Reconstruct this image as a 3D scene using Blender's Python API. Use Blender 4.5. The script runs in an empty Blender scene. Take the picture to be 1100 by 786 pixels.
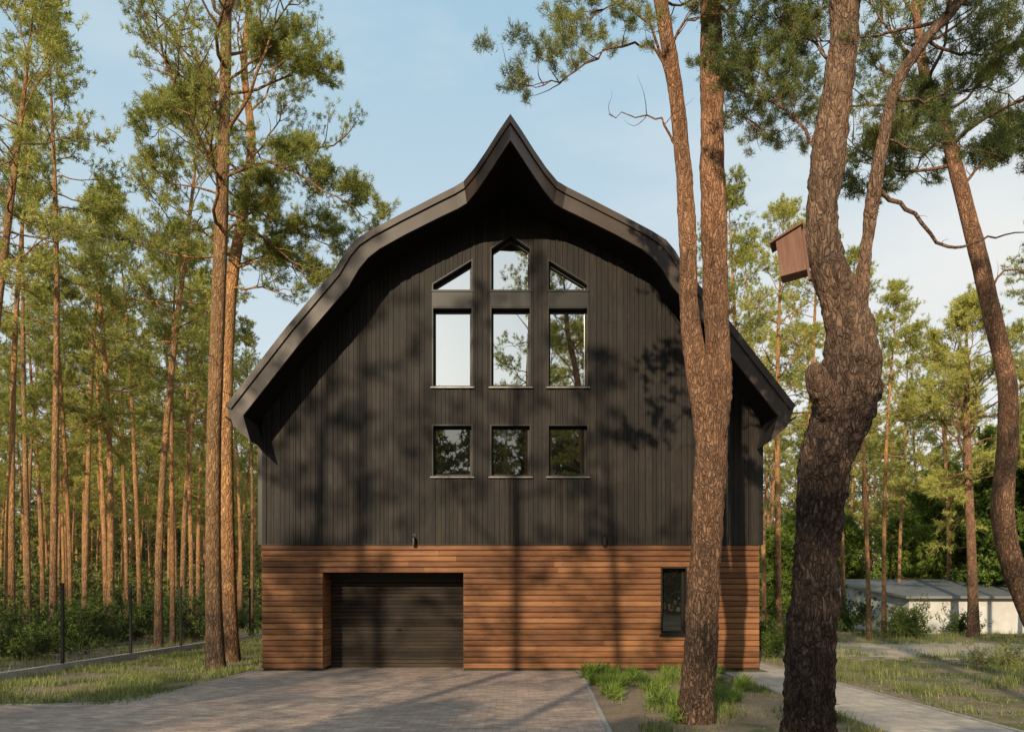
import bpy, math, random
import numpy as np
from mathutils import Vector, noise

F=855.0; D=17.0; HZ=640.0; CH=1.6; CX=548.5
def PW(px,py,depth):
    return ((px-CX)/F*depth, depth-D, CH+(HZ-py)/F*depth)
K=D/F
def wx(px): return (px-CX)*K
def wz(py): return CH+(HZ-py)*K
scene=bpy.context.scene
col=scene.collection

# ---------------------------------------------------------------- materials
def newmat(name):
    m=bpy.data.materials.new(name); m.use_nodes=True
    nt=m.node_tree; nt.nodes.clear()
    return m,nt
def N(nt,t,**kw):
    n=nt.nodes.new(t)
    for k,v in kw.items(): setattr(n,k,v)
    return n
def L(nt,a,b): nt.links.new(a,b)
def ramp(nt,fac,stops):
    r=N(nt,'ShaderNodeValToRGB'); e=r.color_ramp.elements
    while len(e)<len(stops): e.new(0.5)
    for i,(p,c) in enumerate(stops):
        e[i].position=p; e[i].color=(c[0],c[1],c[2],1)
    L(nt,fac,r.inputs['Fac']); return r
def mixc(nt,fac,a,b,mode='MIX'):
    m=N(nt,'ShaderNodeMix',data_type='RGBA',blend_type=mode)
    if isinstance(fac,(int,float)): m.inputs[0].default_value=fac
    else: L(nt,fac,m.inputs[0])
    for s,i in ((a,6),(b,7)):
        if isinstance(s,tuple): m.inputs[i].default_value=(s[0],s[1],s[2],1)
        else: L(nt,s,m.inputs[i])
    return m.outputs[2]
def math_(nt,op,a,b=None,clamp=False):
    m=N(nt,'ShaderNodeMath',operation=op,use_clamp=clamp)
    for i,s in enumerate((a,b)):
        if s is None: continue
        if isinstance(s,(int,float)): m.inputs[i].default_value=s
        else: L(nt,s,m.inputs[i])
    return m.outputs[0]
def mapping(nt,scale=(1,1,1),src='Object',rot=(0,0,0)):
    tc=N(nt,'ShaderNodeTexCoord'); mp=N(nt,'ShaderNodeMapping')
    mp.inputs['Scale'].default_value=scale; mp.inputs['Rotation'].default_value=rot
    L(nt,tc.outputs[src],mp.inputs['Vector']); return mp.outputs[0]
def noise_(nt,vec,scale,detail=4,rough=0.55):
    n=N(nt,'ShaderNodeTexNoise'); n.inputs['Scale'].default_value=scale
    n.inputs['Detail'].default_value=detail; n.inputs['Roughness'].default_value=rough
    L(nt,vec,n.inputs['Vector']); return n.outputs['Fac']
def finish(nt,color,rough=0.7,bump=None,bstr=0.3,bdist=0.02,metal=0,spec=0.5):
    p=N(nt,'ShaderNodeBsdfPrincipled'); o=N(nt,'ShaderNodeOutputMaterial')
    if isinstance(color,tuple): p.inputs['Base Color'].default_value=(*color,1)
    else: L(nt,color,p.inputs['Base Color'])
    if isinstance(rough,(int,float)): p.inputs['Roughness'].default_value=rough
    else: L(nt,rough,p.inputs['Roughness'])
    p.inputs['Metallic'].default_value=metal
    p.inputs['Specular IOR Level'].default_value=spec
    if bump is not None:
        b=N(nt,'ShaderNodeBump'); b.inputs['Strength'].default_value=bstr; b.inputs['Distance'].default_value=bdist
        L(nt,bump,b.inputs['Height']); L(nt,b.outputs[0],p.inputs['Normal'])
    L(nt,p.outputs[0],o.inputs[0]); return p

def simple(name,c,rough=0.6,metal=0,var=0.25,scale=8,spec=0.5):
    m,nt=newmat(name); v=mapping(nt); n=noise_(nt,v,scale)
    d=tuple(x*(1-var) for x in c); l=tuple(min(1,x*(1+var)) for x in c)
    r=ramp(nt,n,[(0.3,d),(0.7,l)])
    finish(nt,r.outputs[0],rough,n,0.1,0.005,metal,spec); return m

def boards_mat(name,dark,mid,light,stretch,rough=0.6,spec=0.4,streak=9,isl=0.42,knot=0.8,big=0.5):
    m,nt=newmat(name)
    g=N(nt,'ShaderNodeNewGeometry')
    tc=N(nt,'ShaderNodeTexCoord')
    off=math_(nt,'MULTIPLY',g.outputs['Random Per Island'],37.0)
    cmb=N(nt,'ShaderNodeCombineXYZ'); 
    for i in range(3): L(nt,off,cmb.inputs[i])
    va=N(nt,'ShaderNodeVectorMath',operation='ADD'); L(nt,tc.outputs['Object'],va.inputs[0]); L(nt,cmb.outputs[0],va.inputs[1])
    mp=N(nt,'ShaderNodeMapping'); mp.inputs['Scale'].default_value=stretch; L(nt,va.outputs[0],mp.inputs['Vector'])
    n1=noise_(nt,mp.outputs[0],streak,8,0.75)
    n2=noise_(nt,tc.outputs['Object'],0.6,4,0.6)
    f=math_(nt,'MULTIPLY',math_(nt,'SUBTRACT',g.outputs['Random Per Island'],0.5),isl)
    f=math_(nt,'ADD',n1,f); f=math_(nt,'ADD',f,math_(nt,'MULTIPLY',math_(nt,'SUBTRACT',n2,0.5),big))
    r=ramp(nt,f,[(0.22,dark),(0.5,mid),(0.8,light)])
    vo=N(nt,'ShaderNodeTexVoronoi'); vo.inputs['Scale'].default_value=1.0
    mp2=N(nt,'ShaderNodeMapping'); mp2.inputs['Scale'].default_value=tuple(3.2 if s<1 else 7 for s in stretch); L(nt,va.outputs[0],mp2.inputs['Vector'])
    L(nt,mp2.outputs[0],vo.inputs['Vector'])
    kn=ramp(nt,vo.outputs['Distance'],[(0.05,(0.35,0.3,0.28)),(0.13,(1,1,1))])
    c=mixc(nt,knot,r.outputs[0],kn.outputs[0],'MULTIPLY')
    finish(nt,c,rough,n1,0.45,0.005,0,spec); return m

M={}
M['black_wood']=boards_mat('charred_black_timber',(0.005,0.004,0.0033),(0.0128,0.0096,0.0073),(0.034,0.0245,0.0172),(1.0,1.0,0.1),0.6,0.24,20,0.24,0.8,0.55)
M['brown_wood']=boards_mat('stained_brown_timber',(0.085,0.032,0.0125),(0.185,0.076,0.029),(0.31,0.142,0.058),(0.1,1.0,1.0),0.6,0.28,14,0.3,0.8,0.8)
M['door_wood']=boards_mat('dark_garage_timber',(0.013,0.010,0.0075),(0.03,0.022,0.016),(0.058,0.043,0.031),(0.1,1.0,1.0),0.5,0.3,12)
M['fascia']=simple('dark_brown_fascia',(0.036,0.0225,0.016),0.45,0,0.35,2.0,0.35)
M['soffit']=simple('black_soffit',(0.006,0.005,0.0045),0.8,0,0.2,2.0,0.15)
M['roof']=simple('dark_roof_sheet',(0.02,0.018,0.017),0.6,0,0.3,2.0,0.3)
M['frame']=simple('black_window_frame',(0.009,0.0085,0.008),0.4,0,0.2,8,0.3)
M['sill']=simple('grey_metal_sill',(0.16,0.15,0.14),0.4,0.6)
M['gutter']=simple('black_gutter_metal',(0.012,0.011,0.011),0.45,0.2,0.2,8,0.3)
M['fence']=simple('black_fence_paint',(0.008,0.009,0.008),0.6,0,0.2,8,0.2)
M['kerb']=simple('concrete_kerb',(0.30,0.28,0.25),0.85,0,0.25,12)
M['stone']=simple('small_stones',(0.24,0.2,0.155),0.9,0,0.4,12,0.2)
M['white_wall']=simple('white_render_wall',(0.52,0.51,0.48),0.85,0,0.15,1.5)
M['metal_roof']=simple('grey_metal_roof',(0.2,0.205,0.21),0.5,0.3,0.2,1.0)
M['plinth']=simple('dark_plinth',(0.05,0.045,0.04),0.85)
M['birdbox']=boards_mat('birdhouse_planks',(0.10,0.05,0.034),(0.18,0.095,0.066),(0.26,0.15,0.107),(1.0,1.0,0.12),0.75,0.2,18)

def glass(name,fac):
    m,nt=newmat(name)
    g=N(nt,'ShaderNodeBsdfGlossy'); g.inputs['Roughness'].default_value=0.012; g.inputs['Color'].default_value=(0.92,0.93,0.92,1)
    v=mapping(nt); n=noise_(nt,v,0.7,2)
    b=N(nt,'ShaderNodeBump'); b.inputs['Strength'].default_value=0.05; b.inputs['Distance'].default_value=0.05
    L(nt,n,b.inputs['Height']); L(nt,b.outputs[0],g.inputs['Normal'])
    d=N(nt,'ShaderNodeBsdfDiffuse'); d.inputs['Color'].default_value=(0.008,0.008,0.007,1)
    mx=N(nt,'ShaderNodeMixShader'); mx.inputs[0].default_value=fac
    L(nt,d.outputs[0],mx.inputs[1]); L(nt,g.outputs[0],mx.inputs[2])
    o=N(nt,'ShaderNodeOutputMaterial'); L(nt,mx.outputs[0],o.inputs[0]); return m
M['glass']=glass('boosted_window_glass',0.8)  # plain glass, reflection boosted in the material so the upper panes look bright
M['glass_low']=glass('dimmed_window_glass',0.22)  # same glass, reflection dimmed in the material so the low panes look dark

def bark(name,low,lowd,up,upd,z0,z1,sc=1.0,crk=0.5):
    m,nt=newmat(name)
    tc=N(nt,'ShaderNodeTexCoord'); oi=N(nt,'ShaderNodeObjectInfo')
    mp=N(nt,'ShaderNodeMapping'); mp.inputs['Scale'].default_value=(1,1,0.36); L(nt,tc.outputs['Object'],mp.inputs['Vector'])
    warp=N(nt,'ShaderNodeTexNoise'); warp.inputs['Scale'].default_value=9; warp.inputs['Detail'].default_value=5; L(nt,mp.outputs[0],warp.inputs['Vector'])
    mv=mixc(nt,0.16,mp.outputs[0],warp.outputs['Color'],'ADD')
    vo=N(nt,'ShaderNodeTexVoronoi',feature='DISTANCE_TO_EDGE'); vo.inputs['Scale'].default_value=24*sc; L(nt,mv,vo.inputs['Vector'])
    crack=ramp(nt,vo.outputs['Distance'],[(0.0,(0.05,0.05,0.05)),(0.25,(1,1,1))])
    vc=N(nt,'ShaderNodeTexVoronoi'); vc.inputs['Scale'].default_value=24*sc; L(nt,mv,vc.inputs['Vector'])
    cs_=N(nt,'ShaderNodeSeparateXYZ'); L(nt,vc.outputs['Color'],cs_.inputs[0])
    n1=noise_(nt,mp.outputs[0],26*sc,9,0.8)
    n2=noise_(nt,tc.outputs['Object'],1.3,5,0.65)
    sep=N(nt,'ShaderNodeSeparateXYZ'); L(nt,tc.outputs['Object'],sep.inputs[0])
    mr=N(nt,'ShaderNodeMapRange'); mr.inputs['From Min'].default_value=z0; mr.inputs['From Max'].default_value=z1
    zz=math_(nt,'ADD',sep.outputs[2],math_(nt,'MULTIPLY',math_(nt,'SUBTRACT',n2,0.5),4.0)); L(nt,zz,mr.inputs['Value'])
    nn=math_(nt,'ADD',n1,math_(nt,'MULTIPLY',math_(nt,'SUBTRACT',cs_.outputs[0],0.5),0.26))
    lo=ramp(nt,nn,[(0.33,lowd),(0.66,low)]); hi=ramp(nt,nn,[(0.33,upd),(0.66,up)])
    lo2=mixc(nt,crk,lo.outputs[0],crack.outputs[0],'MULTIPLY')
    hi2=mixc(nt,crk*0.4,hi.outputs[0],crack.outputs[0],'MULTIPLY')
    c=mixc(nt,mr.outputs[0],lo2,hi2)
    pt=ramp(nt,n2,[(0.35,(0.74,0.76,0.78)),(0.65,(1.18,1.14,1.08))])
    c=mixc(nt,1.0,c,pt.outputs[0],'MULTIPLY')
    orr=ramp(nt,oi.outputs['Random'],[(0.0,(0.66,0.70,0.76)),(1.0,(1.12,1.07,1.0))])
    c=mixc(nt,1.0,c,orr.outputs[0],'MULTIPLY')
    h=math_(nt,'ADD',math_(nt,'MULTIPLY',crack.outputs[0],0.9),math_(nt,'MULTIPLY',n1,1.2))
    finish(nt,c,0.9,h,1.0,0.045,0,0.1); return m
M['bark_forest']=bark('pine_bark_forest',(0.27,0.18,0.12),(0.10,0.065,0.046),(0.72,0.42,0.205),(0.42,0.225,0.105),0.0,4.6,0.7,0.4)
M['bark_near']=bark('pine_bark_furrowed',(0.29,0.195,0.145),(0.09,0.061,0.047),(0.60,0.35,0.225),(0.28,0.155,0.098),1.0,6.0,1.15,0.6)
M['bark_dark']=bark('pine_bark_dark_twisted',(0.25,0.168,0.128),(0.065,0.043,0.034),(0.70,0.44,0.285),(0.30,0.175,0.113),3.0,5.2,1.0,0.65)

def foliage(name,dark,mid,light,trans=0.35):
    m,nt=newmat(name)
    g=N(nt,'ShaderNodeNewGeometry'); oi=N(nt,'ShaderNodeObjectInfo')
    v=mapping(nt); n=noise_(nt,v,1.1,3)
    f=math_(nt,'ADD',math_(nt,'MULTIPLY',g.outputs['Random Per Island'],0.5),math_(nt,'MULTIPLY',n,0.7))
    f=math_(nt,'ADD',f,math_(nt,'MULTIPLY',math_(nt,'SUBTRACT',oi.outputs['Random'],0.5),0.25))
    f=math_(nt,'SUBTRACT',f,0.1)
    r=ramp(nt,f,[(0.2,dark),(0.5,mid),(0.85,light)])
    d=N(nt,'ShaderNodeBsdfDiffuse'); t=N(nt,'ShaderNodeBsdfTranslucent')
    L(nt,r.outputs[0],d.inputs['Color']); L(nt,r.outputs[0],t.inputs['Color'])
    mx=N(nt,'ShaderNodeMixShader'); mx.inputs[0].default_value=trans
    L(nt,d.outputs[0],mx.inputs[1]); L(nt,t.outputs[0],mx.inputs[2])
    o=N(nt,'ShaderNodeOutputMaterial'); L(nt,mx.outputs[0],o.inputs[0]); return m
M['needles']=foliage('pine_needles',(0.15,0.18,0.05),(0.36,0.375,0.098),(0.62,0.57,0.165))
M['needles_dark']=foliage('pine_needles_dark',(0.08,0.11,0.042),(0.20,0.23,0.076),(0.42,0.40,0.125))
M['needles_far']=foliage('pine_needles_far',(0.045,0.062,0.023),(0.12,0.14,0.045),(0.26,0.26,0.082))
M['leaves']=foliage('broad_leaves',(0.08,0.13,0.03),(0.18,0.26,0.055),(0.33,0.40,0.09),0.4)
M['shrub_leaves']=foliage('shrub_leaves',(0.035,0.06,0.016),(0.085,0.13,0.032),(0.20,0.25,0.06),0.35)
M['grass']=foliage('grass_blades',(0.08,0.105,0.035),(0.17,0.205,0.065),(0.38,0.36,0.15),0.3)

def ground_mat(name,bed=False):
    m,nt=newmat(name)
    tc=N(nt,'ShaderNodeTexCoord'); v=tc.outputs['Object']
    n1=noise_(nt,v,0.35,6,0.6); n2=noise_(nt,v,3.0,6,0.65); n3=noise_(nt,v,28,5,0.7)
    soil=ramp(nt,n3,[(0.3,(0.16,0.11,0.075)),(0.55,(0.30,0.225,0.155)),(0.8,(0.46,0.36,0.26))])
    gr=ramp(nt,n3,[(0.3,(0.08,0.095,0.035)),(0.7,(0.19,0.20,0.08))])
    f=math_(nt,'ADD',math_(nt,'MULTIPLY',n1,0.6),math_(nt,'MULTIPLY',n2,0.5))
    msk=ramp(nt,f,[(0.6,(0,0,0)),(0.7,(1,1,1))] if bed else [(0.54,(0,0,0)),(0.64,(1,1,1))])
    c=mixc(nt,msk.outputs[0],soil.outputs[0],gr.outputs[0])
    if not bed:
        vd=N(nt,'ShaderNodeVectorMath',operation='SUBTRACT'); L(nt,v,vd.inputs[0]); vd.inputs[1].default_value=(14.5,6.5,0)
        ms=N(nt,'ShaderNodeVectorMath',operation='MULTIPLY'); L(nt,vd.outputs[0],ms.inputs[0]); ms.inputs[1].default_value=(0.14,0.25,0)
        ln=N(nt,'ShaderNodeVectorMath',operation='LENGTH'); L(nt,ms.outputs[0],ln.inputs[0])
        s=math_(nt,'ADD',ln.outputs['Value'],math_(nt,'MULTIPLY',math_(nt,'SUBTRACT',n2,0.5),2.2))
        sm=ramp(nt,s,[(0.9,(1,1,1)),(1.25,(0,0,0))])
        sand=ramp(nt,n3,[(0.3,(0.38,0.31,0.22)),(0.7,(0.56,0.46,0.35))])
        c=mixc(nt,sm.outputs[0],c,sand.outputs[0])
    h=math_(nt,'ADD',n3,math_(nt,'MULTIPLY',n2,2.0))
    finish(nt,c,0.95,h,0.8,0.05,0,0.1); return m
M['ground']=ground_mat('forest_ground'); M['bed']=ground_mat('sandy_soil',True)

def paving(name,bw,bh,c1,c2,mort,rot=0,ms=0.006):
    m,nt=newmat(name)
    v=mapping(nt,(1,1,1),'Object',(0,0,rot))
    b=N(nt,'ShaderNodeTexBrick'); L(nt,v,b.inputs['Vector'])
    b.inputs['Scale'].default_value=1; b.inputs['Brick Width'].default_value=bw; b.inputs['Row Height'].default_value=bh
    b.inputs['Mortar Size'].default_value=ms; b.inputs['Mortar Smooth'].default_value=0.3
    b.inputs['Color1'].default_value=(*c1,1); b.inputs['Color2'].default_value=(*c2,1); b.inputs['Mortar'].default_value=(*mort,1)
    b.inputs['Bias'].default_value=0
    n1=noise_(nt,v,0.5,4); n2=noise_(nt,v,45,5,0.7); n3=noise_(nt,v,4,5,0.6)
    t1=ramp(nt,n1,[(0.3,(0.78,0.77,0.77)),(0.7,(1.15,1.1,1.05))])
    t2=ramp(nt,n2,[(0.3,(0.75,0.75,0.75)),(0.7,(1.18,1.18,1.18))])
    t3=ramp(nt,n3,[(0.3,(0.8,0.78,0.76)),(0.7,(1.1,1.1,1.1))])
    c=mixc(nt,1,b.outputs['Color'],t1.outputs[0],'MULTIPLY'); c=mixc(nt,1,c,t2.outputs[0],'MULTIPLY'); c=mixc(nt,1,c,t3.outputs[0],'MULTIPLY')
    h=math_(nt,'SUBTRACT',math_(nt,'MULTIPLY',n2,0.3),b.outputs['Fac'])
    finish(nt,c,0.85,h,0.4,0.006,0,0.12); return m
M['paving']=paving('block_paving',0.2,0.1,(0.33,0.25,0.205),(0.49,0.385,0.32),(0.22,0.17,0.14),0,0.004)
M['slabs']=paving('concrete_slab_paving',0.5,0.5,(0.42,0.375,0.325),(0.48,0.43,0.37),(0.24,0.21,0.18))

# ---------------------------------------------------------------- helpers
def link(o,parent=None):
    col.objects.link(o)
    if parent is not None: o.parent=parent
    return o
def empty(name,loc,label,cat,group=None):
    e=bpy.data.objects.new(name,None); e.location=loc; e.empty_display_size=0.3
    e['label']=label; e['category']=cat
    if group: e['group']=group
    return link(e)
class Buf:
    def __init__(s): s.v=[];s.q=[];s.t=[];s.n=0
    def add(s,v,q=None,t=None):
        v=np.asarray(v,dtype=np.float32).reshape(-1,3)
        if q is not None and len(q): s.q.append(np.asarray(q,dtype=np.int32)+s.n)
        if t is not None and len(t): s.t.append(np.asarray(t,dtype=np.int32)+s.n)
        s.v.append(v); s.n+=len(v)
    def box(s,x0,x1,y0,y1,z0,z1):
        s.add([(x0,y0,z0),(x1,y0,z0),(x1,y1,z0),(x0,y1,z0),(x0,y0,z1),(x1,y0,z1),(x1,y1,z1),(x0,y1,z1)],
              [(0,3,2,1),(4,5,6,7),(0,1,5,4),(1,2,6,5),(2,3,7,6),(3,0,4,7)])
    def mesh(s,name,mat,smooth=False):
        me=bpy.data.meshes.new(name)
        v=np.concatenate(s.v) if s.v else np.zeros((0,3),np.float32)
        q=np.concatenate(s.q).reshape(-1,4) if s.q else np.zeros((0,4),np.int32)
        t=np.concatenate(s.t).reshape(-1,3) if s.t else np.zeros((0,3),np.int32)
        me.vertices.add(len(v)); me.vertices.foreach_set('co',v.ravel())
        me.loops.add(q.size+t.size); me.loops.foreach_set('vertex_index',np.concatenate([q.ravel(),t.ravel()]).astype(np.int32))
        nf=len(q)+len(t); me.polygons.add(nf)
        ls=np.concatenate([np.arange(len(q))*4, q.size+np.arange(len(t))*3]).astype(np.int32)
        me.polygons.foreach_set('loop_start',ls)
        me.polygons.foreach_set('use_smooth',np.full(nf,smooth))
        me.update(calc_edges=True); me.validate()
        me.materials.append(mat); return me
    def obj(s,name,mat,parent=None,smooth=False,loc=None):
        o=bpy.data.objects.new(name,s.mesh(name,mat,smooth))
        if loc is not None: o.location=loc
        return link(o,parent)
def prism(buf,poly,y0,y1):
    n=len(poly)
    v=[(p[0],y0,p[1]) for p in poly]+[(p[0],y1,p[1]) for p in poly]
    q=[(i,(i+1)%n,n+(i+1)%n,n+i) for i in range(n)]
    t=[(0,i,i+1) for i in range(1,n-1)]+[(n,n+i+1,n+i) for i in range(1,n-1)]
    buf.add(v,q,t)
def inset(poly,d):
    n=len(poly); out=[]
    area=sum(poly[i][0]*poly[(i+1)%n][1]-poly[(i+1)%n][0]*poly[i][1] for i in range(n))
    sg=1 if area>0 else -1
    for i in range(n):
        p0,p1,p2=[np.array(poly[j%n],float) for j in (i-1,i,i+1)]
        a=p1-p0; a/=np.linalg.norm(a); b=p2-p1; b/=np.linalg.norm(b)
        na=np.array([-a[1],a[0]])*sg; nb=np.array([-b[1],b[0]])*sg
        den=1+na.dot(nb); m=(na+nb)/den
        out.append(tuple(p1+m*d))
    return out
def ring(buf,outer,inner,y0,y1):
    n=len(outer)
    v=[(p[0],y0,p[1]) for p in outer]+[(p[0],y0,p[1]) for p in inner]+[(p[0],y1,p[1]) for p in outer]+[(p[0],y1,p[1]) for p in inner]
    q=[]
    for i in range(n):
        j=(i+1)%n
        q+=[(i,j,n+j,n+i),(2*n+i,3*n+i,3*n+j,2*n+j),(i,2*n+i,2*n+j,j),(n+i,n+j,3*n+j,3*n+i)]
    buf.add(v,q)

def smooth_path(pts,rad,per=8):
    P=np.array(pts,float); R=np.array(rad,float); n=len(P); out=[];ro=[]
    for i in range(n-1):
        p0=P[max(i-1,0)];p1=P[i];p2=P[i+1];p3=P[min(i+2,n-1)]
        r0=R[max(i-1,0)];r1=R[i];r2=R[i+1];r3=R[min(i+2,n-1)]
        for k in range(per):
            t=k/per
            f=lambda a,b,c,d:0.5*((2*b)+(-a+c)*t+(2*a-5*b+4*c-d)*t*t+(-a+3*b-3*c+d)*t**3)
            out.append(f(p0,p1,p2,p3)); ro.append(max(0.004,f(r0,r1,r2,r3)))
    out.append(P[-1]);ro.append(R[-1])
    return np.array(out),np.array(ro)
def tube(buf,P,R,sides=6,rough=0.0,seed=0):
    P=np.asarray(P,float); n=len(P)
    T=np.gradient(P,axis=0); T/=np.linalg.norm(T,axis=1)[:,None]+1e-9
    ref=np.array([1.0,0,0]) if abs(T[0][0])<0.8 else np.array([0,1.0,0])
    V=np.zeros((n,sides,3)); a=np.arange(sides)/sides*2*math.pi
    u=ref-T[0]*ref.dot(T[0])
    for i in range(n):
        u=u-T[i]*u.dot(T[i]); u/=np.linalg.norm(u)+1e-9
        w=np.cross(T[i],u)
        rr=np.full(sides,R[i])
        if rough>0:
            for s in range(sides):
                d=np.cos(a[s])*u+np.sin(a[s])*w
                q=P[i]+d*R[i]
                rr[s]*=1+rough*(noise.noise(Vector((q[0]*3+seed,q[1]*3,q[2]*1.5)))*1.3+0.7*noise.noise(Vector((q[0]*14+seed,q[1]*14,q[2]*5)))+0.7*noise.noise(Vector((q[0]*34+seed,q[1]*34,q[2]*16))))
        V[i]=P[i]+(np.cos(a)[:,None]*u+np.sin(a)[:,None]*w)*rr[:,None]
    idx=np.arange(n*sides).reshape(n,sides)
    A=idx[:-1];B=idx[1:]
    q=np.stack([A,np.roll(A,-1,1),np.roll(B,-1,1),B],-1).reshape(-1,4)
    buf.add(V.reshape(-1,3),q)
def needles(buf,pos,dr,rs,count,ln,wd,shoot,spread=0.8):
    n=len(pos)
    if n==0: return
    pos=np.repeat(pos,count,0); dr=np.repeat(dr,count,0)
    m=len(pos)
    b=pos+dr*(rs.rand(m,1)*shoot)+rs.randn(m,3)*0.015
    d=dr*0.55+rs.randn(m,3)*spread; d/=np.linalg.norm(d,axis=1)[:,None]
    l=ln*(0.6+0.8*rs.rand(m,1))
    w=np.cross(d,rs.randn(m,3)); w/=np.linalg.norm(w,axis=1)[:,None]+1e-9; w*=wd*0.5*(0.7+0.6*rs.rand(m,1))
    v=np.stack([b-w,b+w,b+d*l],1).reshape(-1,3)
    buf.add(v,None,np.arange(m*3).reshape(m,3))
def norm(v): return v/(np.linalg.norm(v)+1e-9)
def limb(buf,tufts,rs,p,d,Ln,r,lvl,maxl,cfg):
    n=7 if lvl==0 else 5
    pts=[p.copy()];rad=[r];dirs=[d.copy()]
    for i in range(n):
        d=norm(d+rs.randn(3)*cfg.get('wig',0.2)+np.array([0,0,cfg.get('lift',0.05)]))
        p=p+d*Ln/n; pts.append(p.copy()); rad.append(r*(1-(i+1)/n*0.8)); dirs.append(d.copy())
    if r>0.0035: tube(buf,pts,rad,5 if lvl==0 else 3)
    if lvl<maxl:
        k=cfg['subs'][lvl]
        for j in range(k):
            f=cfg.get('bare',0.3)+(1-cfg.get('bare',0.3))*(j+rs.rand())/k
            x=min(f,0.999)*n; i=int(x); q=pts[i]+(pts[i+1]-pts[i])*(x-i)
            side=norm(np.cross(dirs[i],[0,0,1])+1e-3)*(1 if j%2 else -1)
            dd=norm(dirs[i]*0.7+side*(0.5+0.5*rs.rand())+np.array([0,0,0.25*rs.randn()+0.15]))
            limb(buf,tufts,rs,q,dd,Ln*(0.5-0.25*f)*(0.7+0.6*rs.rand())+0.15,r*0.4,lvl+1,maxl,cfg)
    if lvl==maxl:
        k=cfg['tufts']; f0=cfg.get('f0',0.5)
        for j in range(k):
            f=f0+(1-f0)*(j+rs.rand())/k; x=min(f,0.999)*n;i=int(x)
            q=pts[i]+(pts[i+1]-pts[i])*(x-i)+rs.randn(3)*np.array([1,1,0.5])*cfg.get('jit',0.1)
            tufts.append((q,norm(dirs[i]*0.6+rs.randn(3)*0.45+np.array([0,0,0.6]))))

def crown_on(buf,tufts,rs,P,R,z0,z1,n,Rad,cfg,az0=0):
    for j in range(n):
        t=(j+rs.rand())/n; z=z0+(z1-z0)*t
        i=int(np.argmin(abs(P[:,2]-z))); p=P[i].copy()
        az=az0+j*2.399+rs.randn()*0.4
        el=math.radians(-5+60*t**1.3+rs.randn()*10)
        d=np.array([math.cos(az)*math.cos(el),math.sin(az)*math.cos(el),math.sin(el)])
        prof=(0.55+0.45*math.sin(min(1,t*1.6)*math.pi/2))*(1-t**2.2)*1.0+0.12
        Ln=Rad*prof*(0.55+0.65*rs.rand())
        limb(buf,tufts,rs,p,d,Ln,max(0.010,min(R[i]*0.4,0.013*Ln+0.008)),0,cfg.get('maxl',1),cfg)
def dead_stubs(buf,rs,P,R,z0,z1,n,ln=0.7):
    for j in range(n):
        z=z0+(z1-z0)*rs.rand(); i=int(np.argmin(abs(P[:,2]-z)))
        az=rs.rand()*6.28; d=np.array([math.cos(az),math.sin(az),-0.1+0.3*rs.randn()])
        limb(buf,[],rs,P[i].copy(),norm(d),ln*(0.3+rs.rand()),0.010,0,0,{'tufts':0,'wig':0.18})

def add_tree_objs(base,wood,crown,label,cat='tree',group=None,barkm='bark_forest',leaf='needles',name='pine_tree',smooth=True):
    e=empty(name,base,label,cat,group)
    t=wood.obj('trunk',M[barkm],e,smooth)
    c=None
    if crown.n: c=crown.obj('crown',M[leaf],e)
    return e,t,c
def copy_tree(src,loc,rotz,sc,label,group=None):
    e0,t0,c0=src
    e=e0.copy(); e.location=loc; e.rotation_euler=(0,0,rotz); e.scale=(sc,sc,sc); e['label']=label
    if group: e['group']=group
    col.objects.link(e)
    for x in (t0,c0):
        if x is None: continue
        k=x.copy(); k.parent=e; col.objects.link(k)
    return e

# ---------------------------------------------------------------- ground / roads
g=Buf(); S=350
g.add([(-S,-S,0),(S,-S,0),(S,S,0),(-S,S,0)],[(0,1,2,3)])
go=g.obj('ground',M['ground']); go['kind']='structure'
def sheet(name,poly,z,mat):
    me=bpy.data.meshes.new(name); me.from_pydata([(x,y,z) for x,y in poly],[],[list(range(len(poly)))]); me.update()
    me.materials.append(mat); o=link(bpy.data.objects.new(name,me)); o['kind']='structure'; return o
gx0,gx1=wx(347),wx(498)
DL,DR=-5.45,1.42
poly=[(-40,-19),(1.1,-19),(1.12,-9),(1.2,-7),(1.32,-4),(DR,-1.2),(DR+0.02,-0.05),(gx1,-0.05),(gx1,0.9),(gx0,0.9),(gx0,-0.05),(DL,-0.05),(DL-0.1,-2.5),(DL-0.25,-4.2),(DL-0.6,-5.1),(DL-1.3,-5.35),(-40,-5.4)]
sheet('driveway',poly,0.012,M['paving'])
sheet('planting_bed',[(1.0,-19),(4.44,-19),(4.44,-0.1),(1.3,-0.1),(1.3,-4),(1.15,-7)],0.006,M['bed'])
sheet('footpath',[(4.45,-19),(5.95,-19),(5.95,-0.45),(5.95,14),(5.42,14),(5.42,-0.35),(4.45,-0.35)],0.012,M['slabs'])
def strip(name,pts,w,h,mat):
    b=Buf(); P=np.array(pts,float)
    for i in range(len(P)-1):
        a,c=P[i],P[i+1]; d=(c-a)/np.linalg.norm(c-a); nrm=np.array([-d[1],d[0]])*w/2
        c=c-d*0.004
        v=[(*(a-nrm),0),(*(c-nrm),0),(*(c+nrm),0),(*(a+nrm),0),(*(a-nrm),h),(*(c-nrm),h),(*(c+nrm),h),(*(a+nrm),h)]
        b.add(v,[(0,3,2,1),(4,5,6,7),(0,1,5,4),(1,2,6,5),(2,3,7,6),(3,0,4,7)])
    o=b.obj(name,mat); o['kind']='structure'
strip('driveway_kerb',[(1.1,-19),(1.12,-9),(1.2,-7),(1.32,-4),(DR,-1.2),(DR+0.02,-0.1)],0.06,0.022,M['kerb'])
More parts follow.
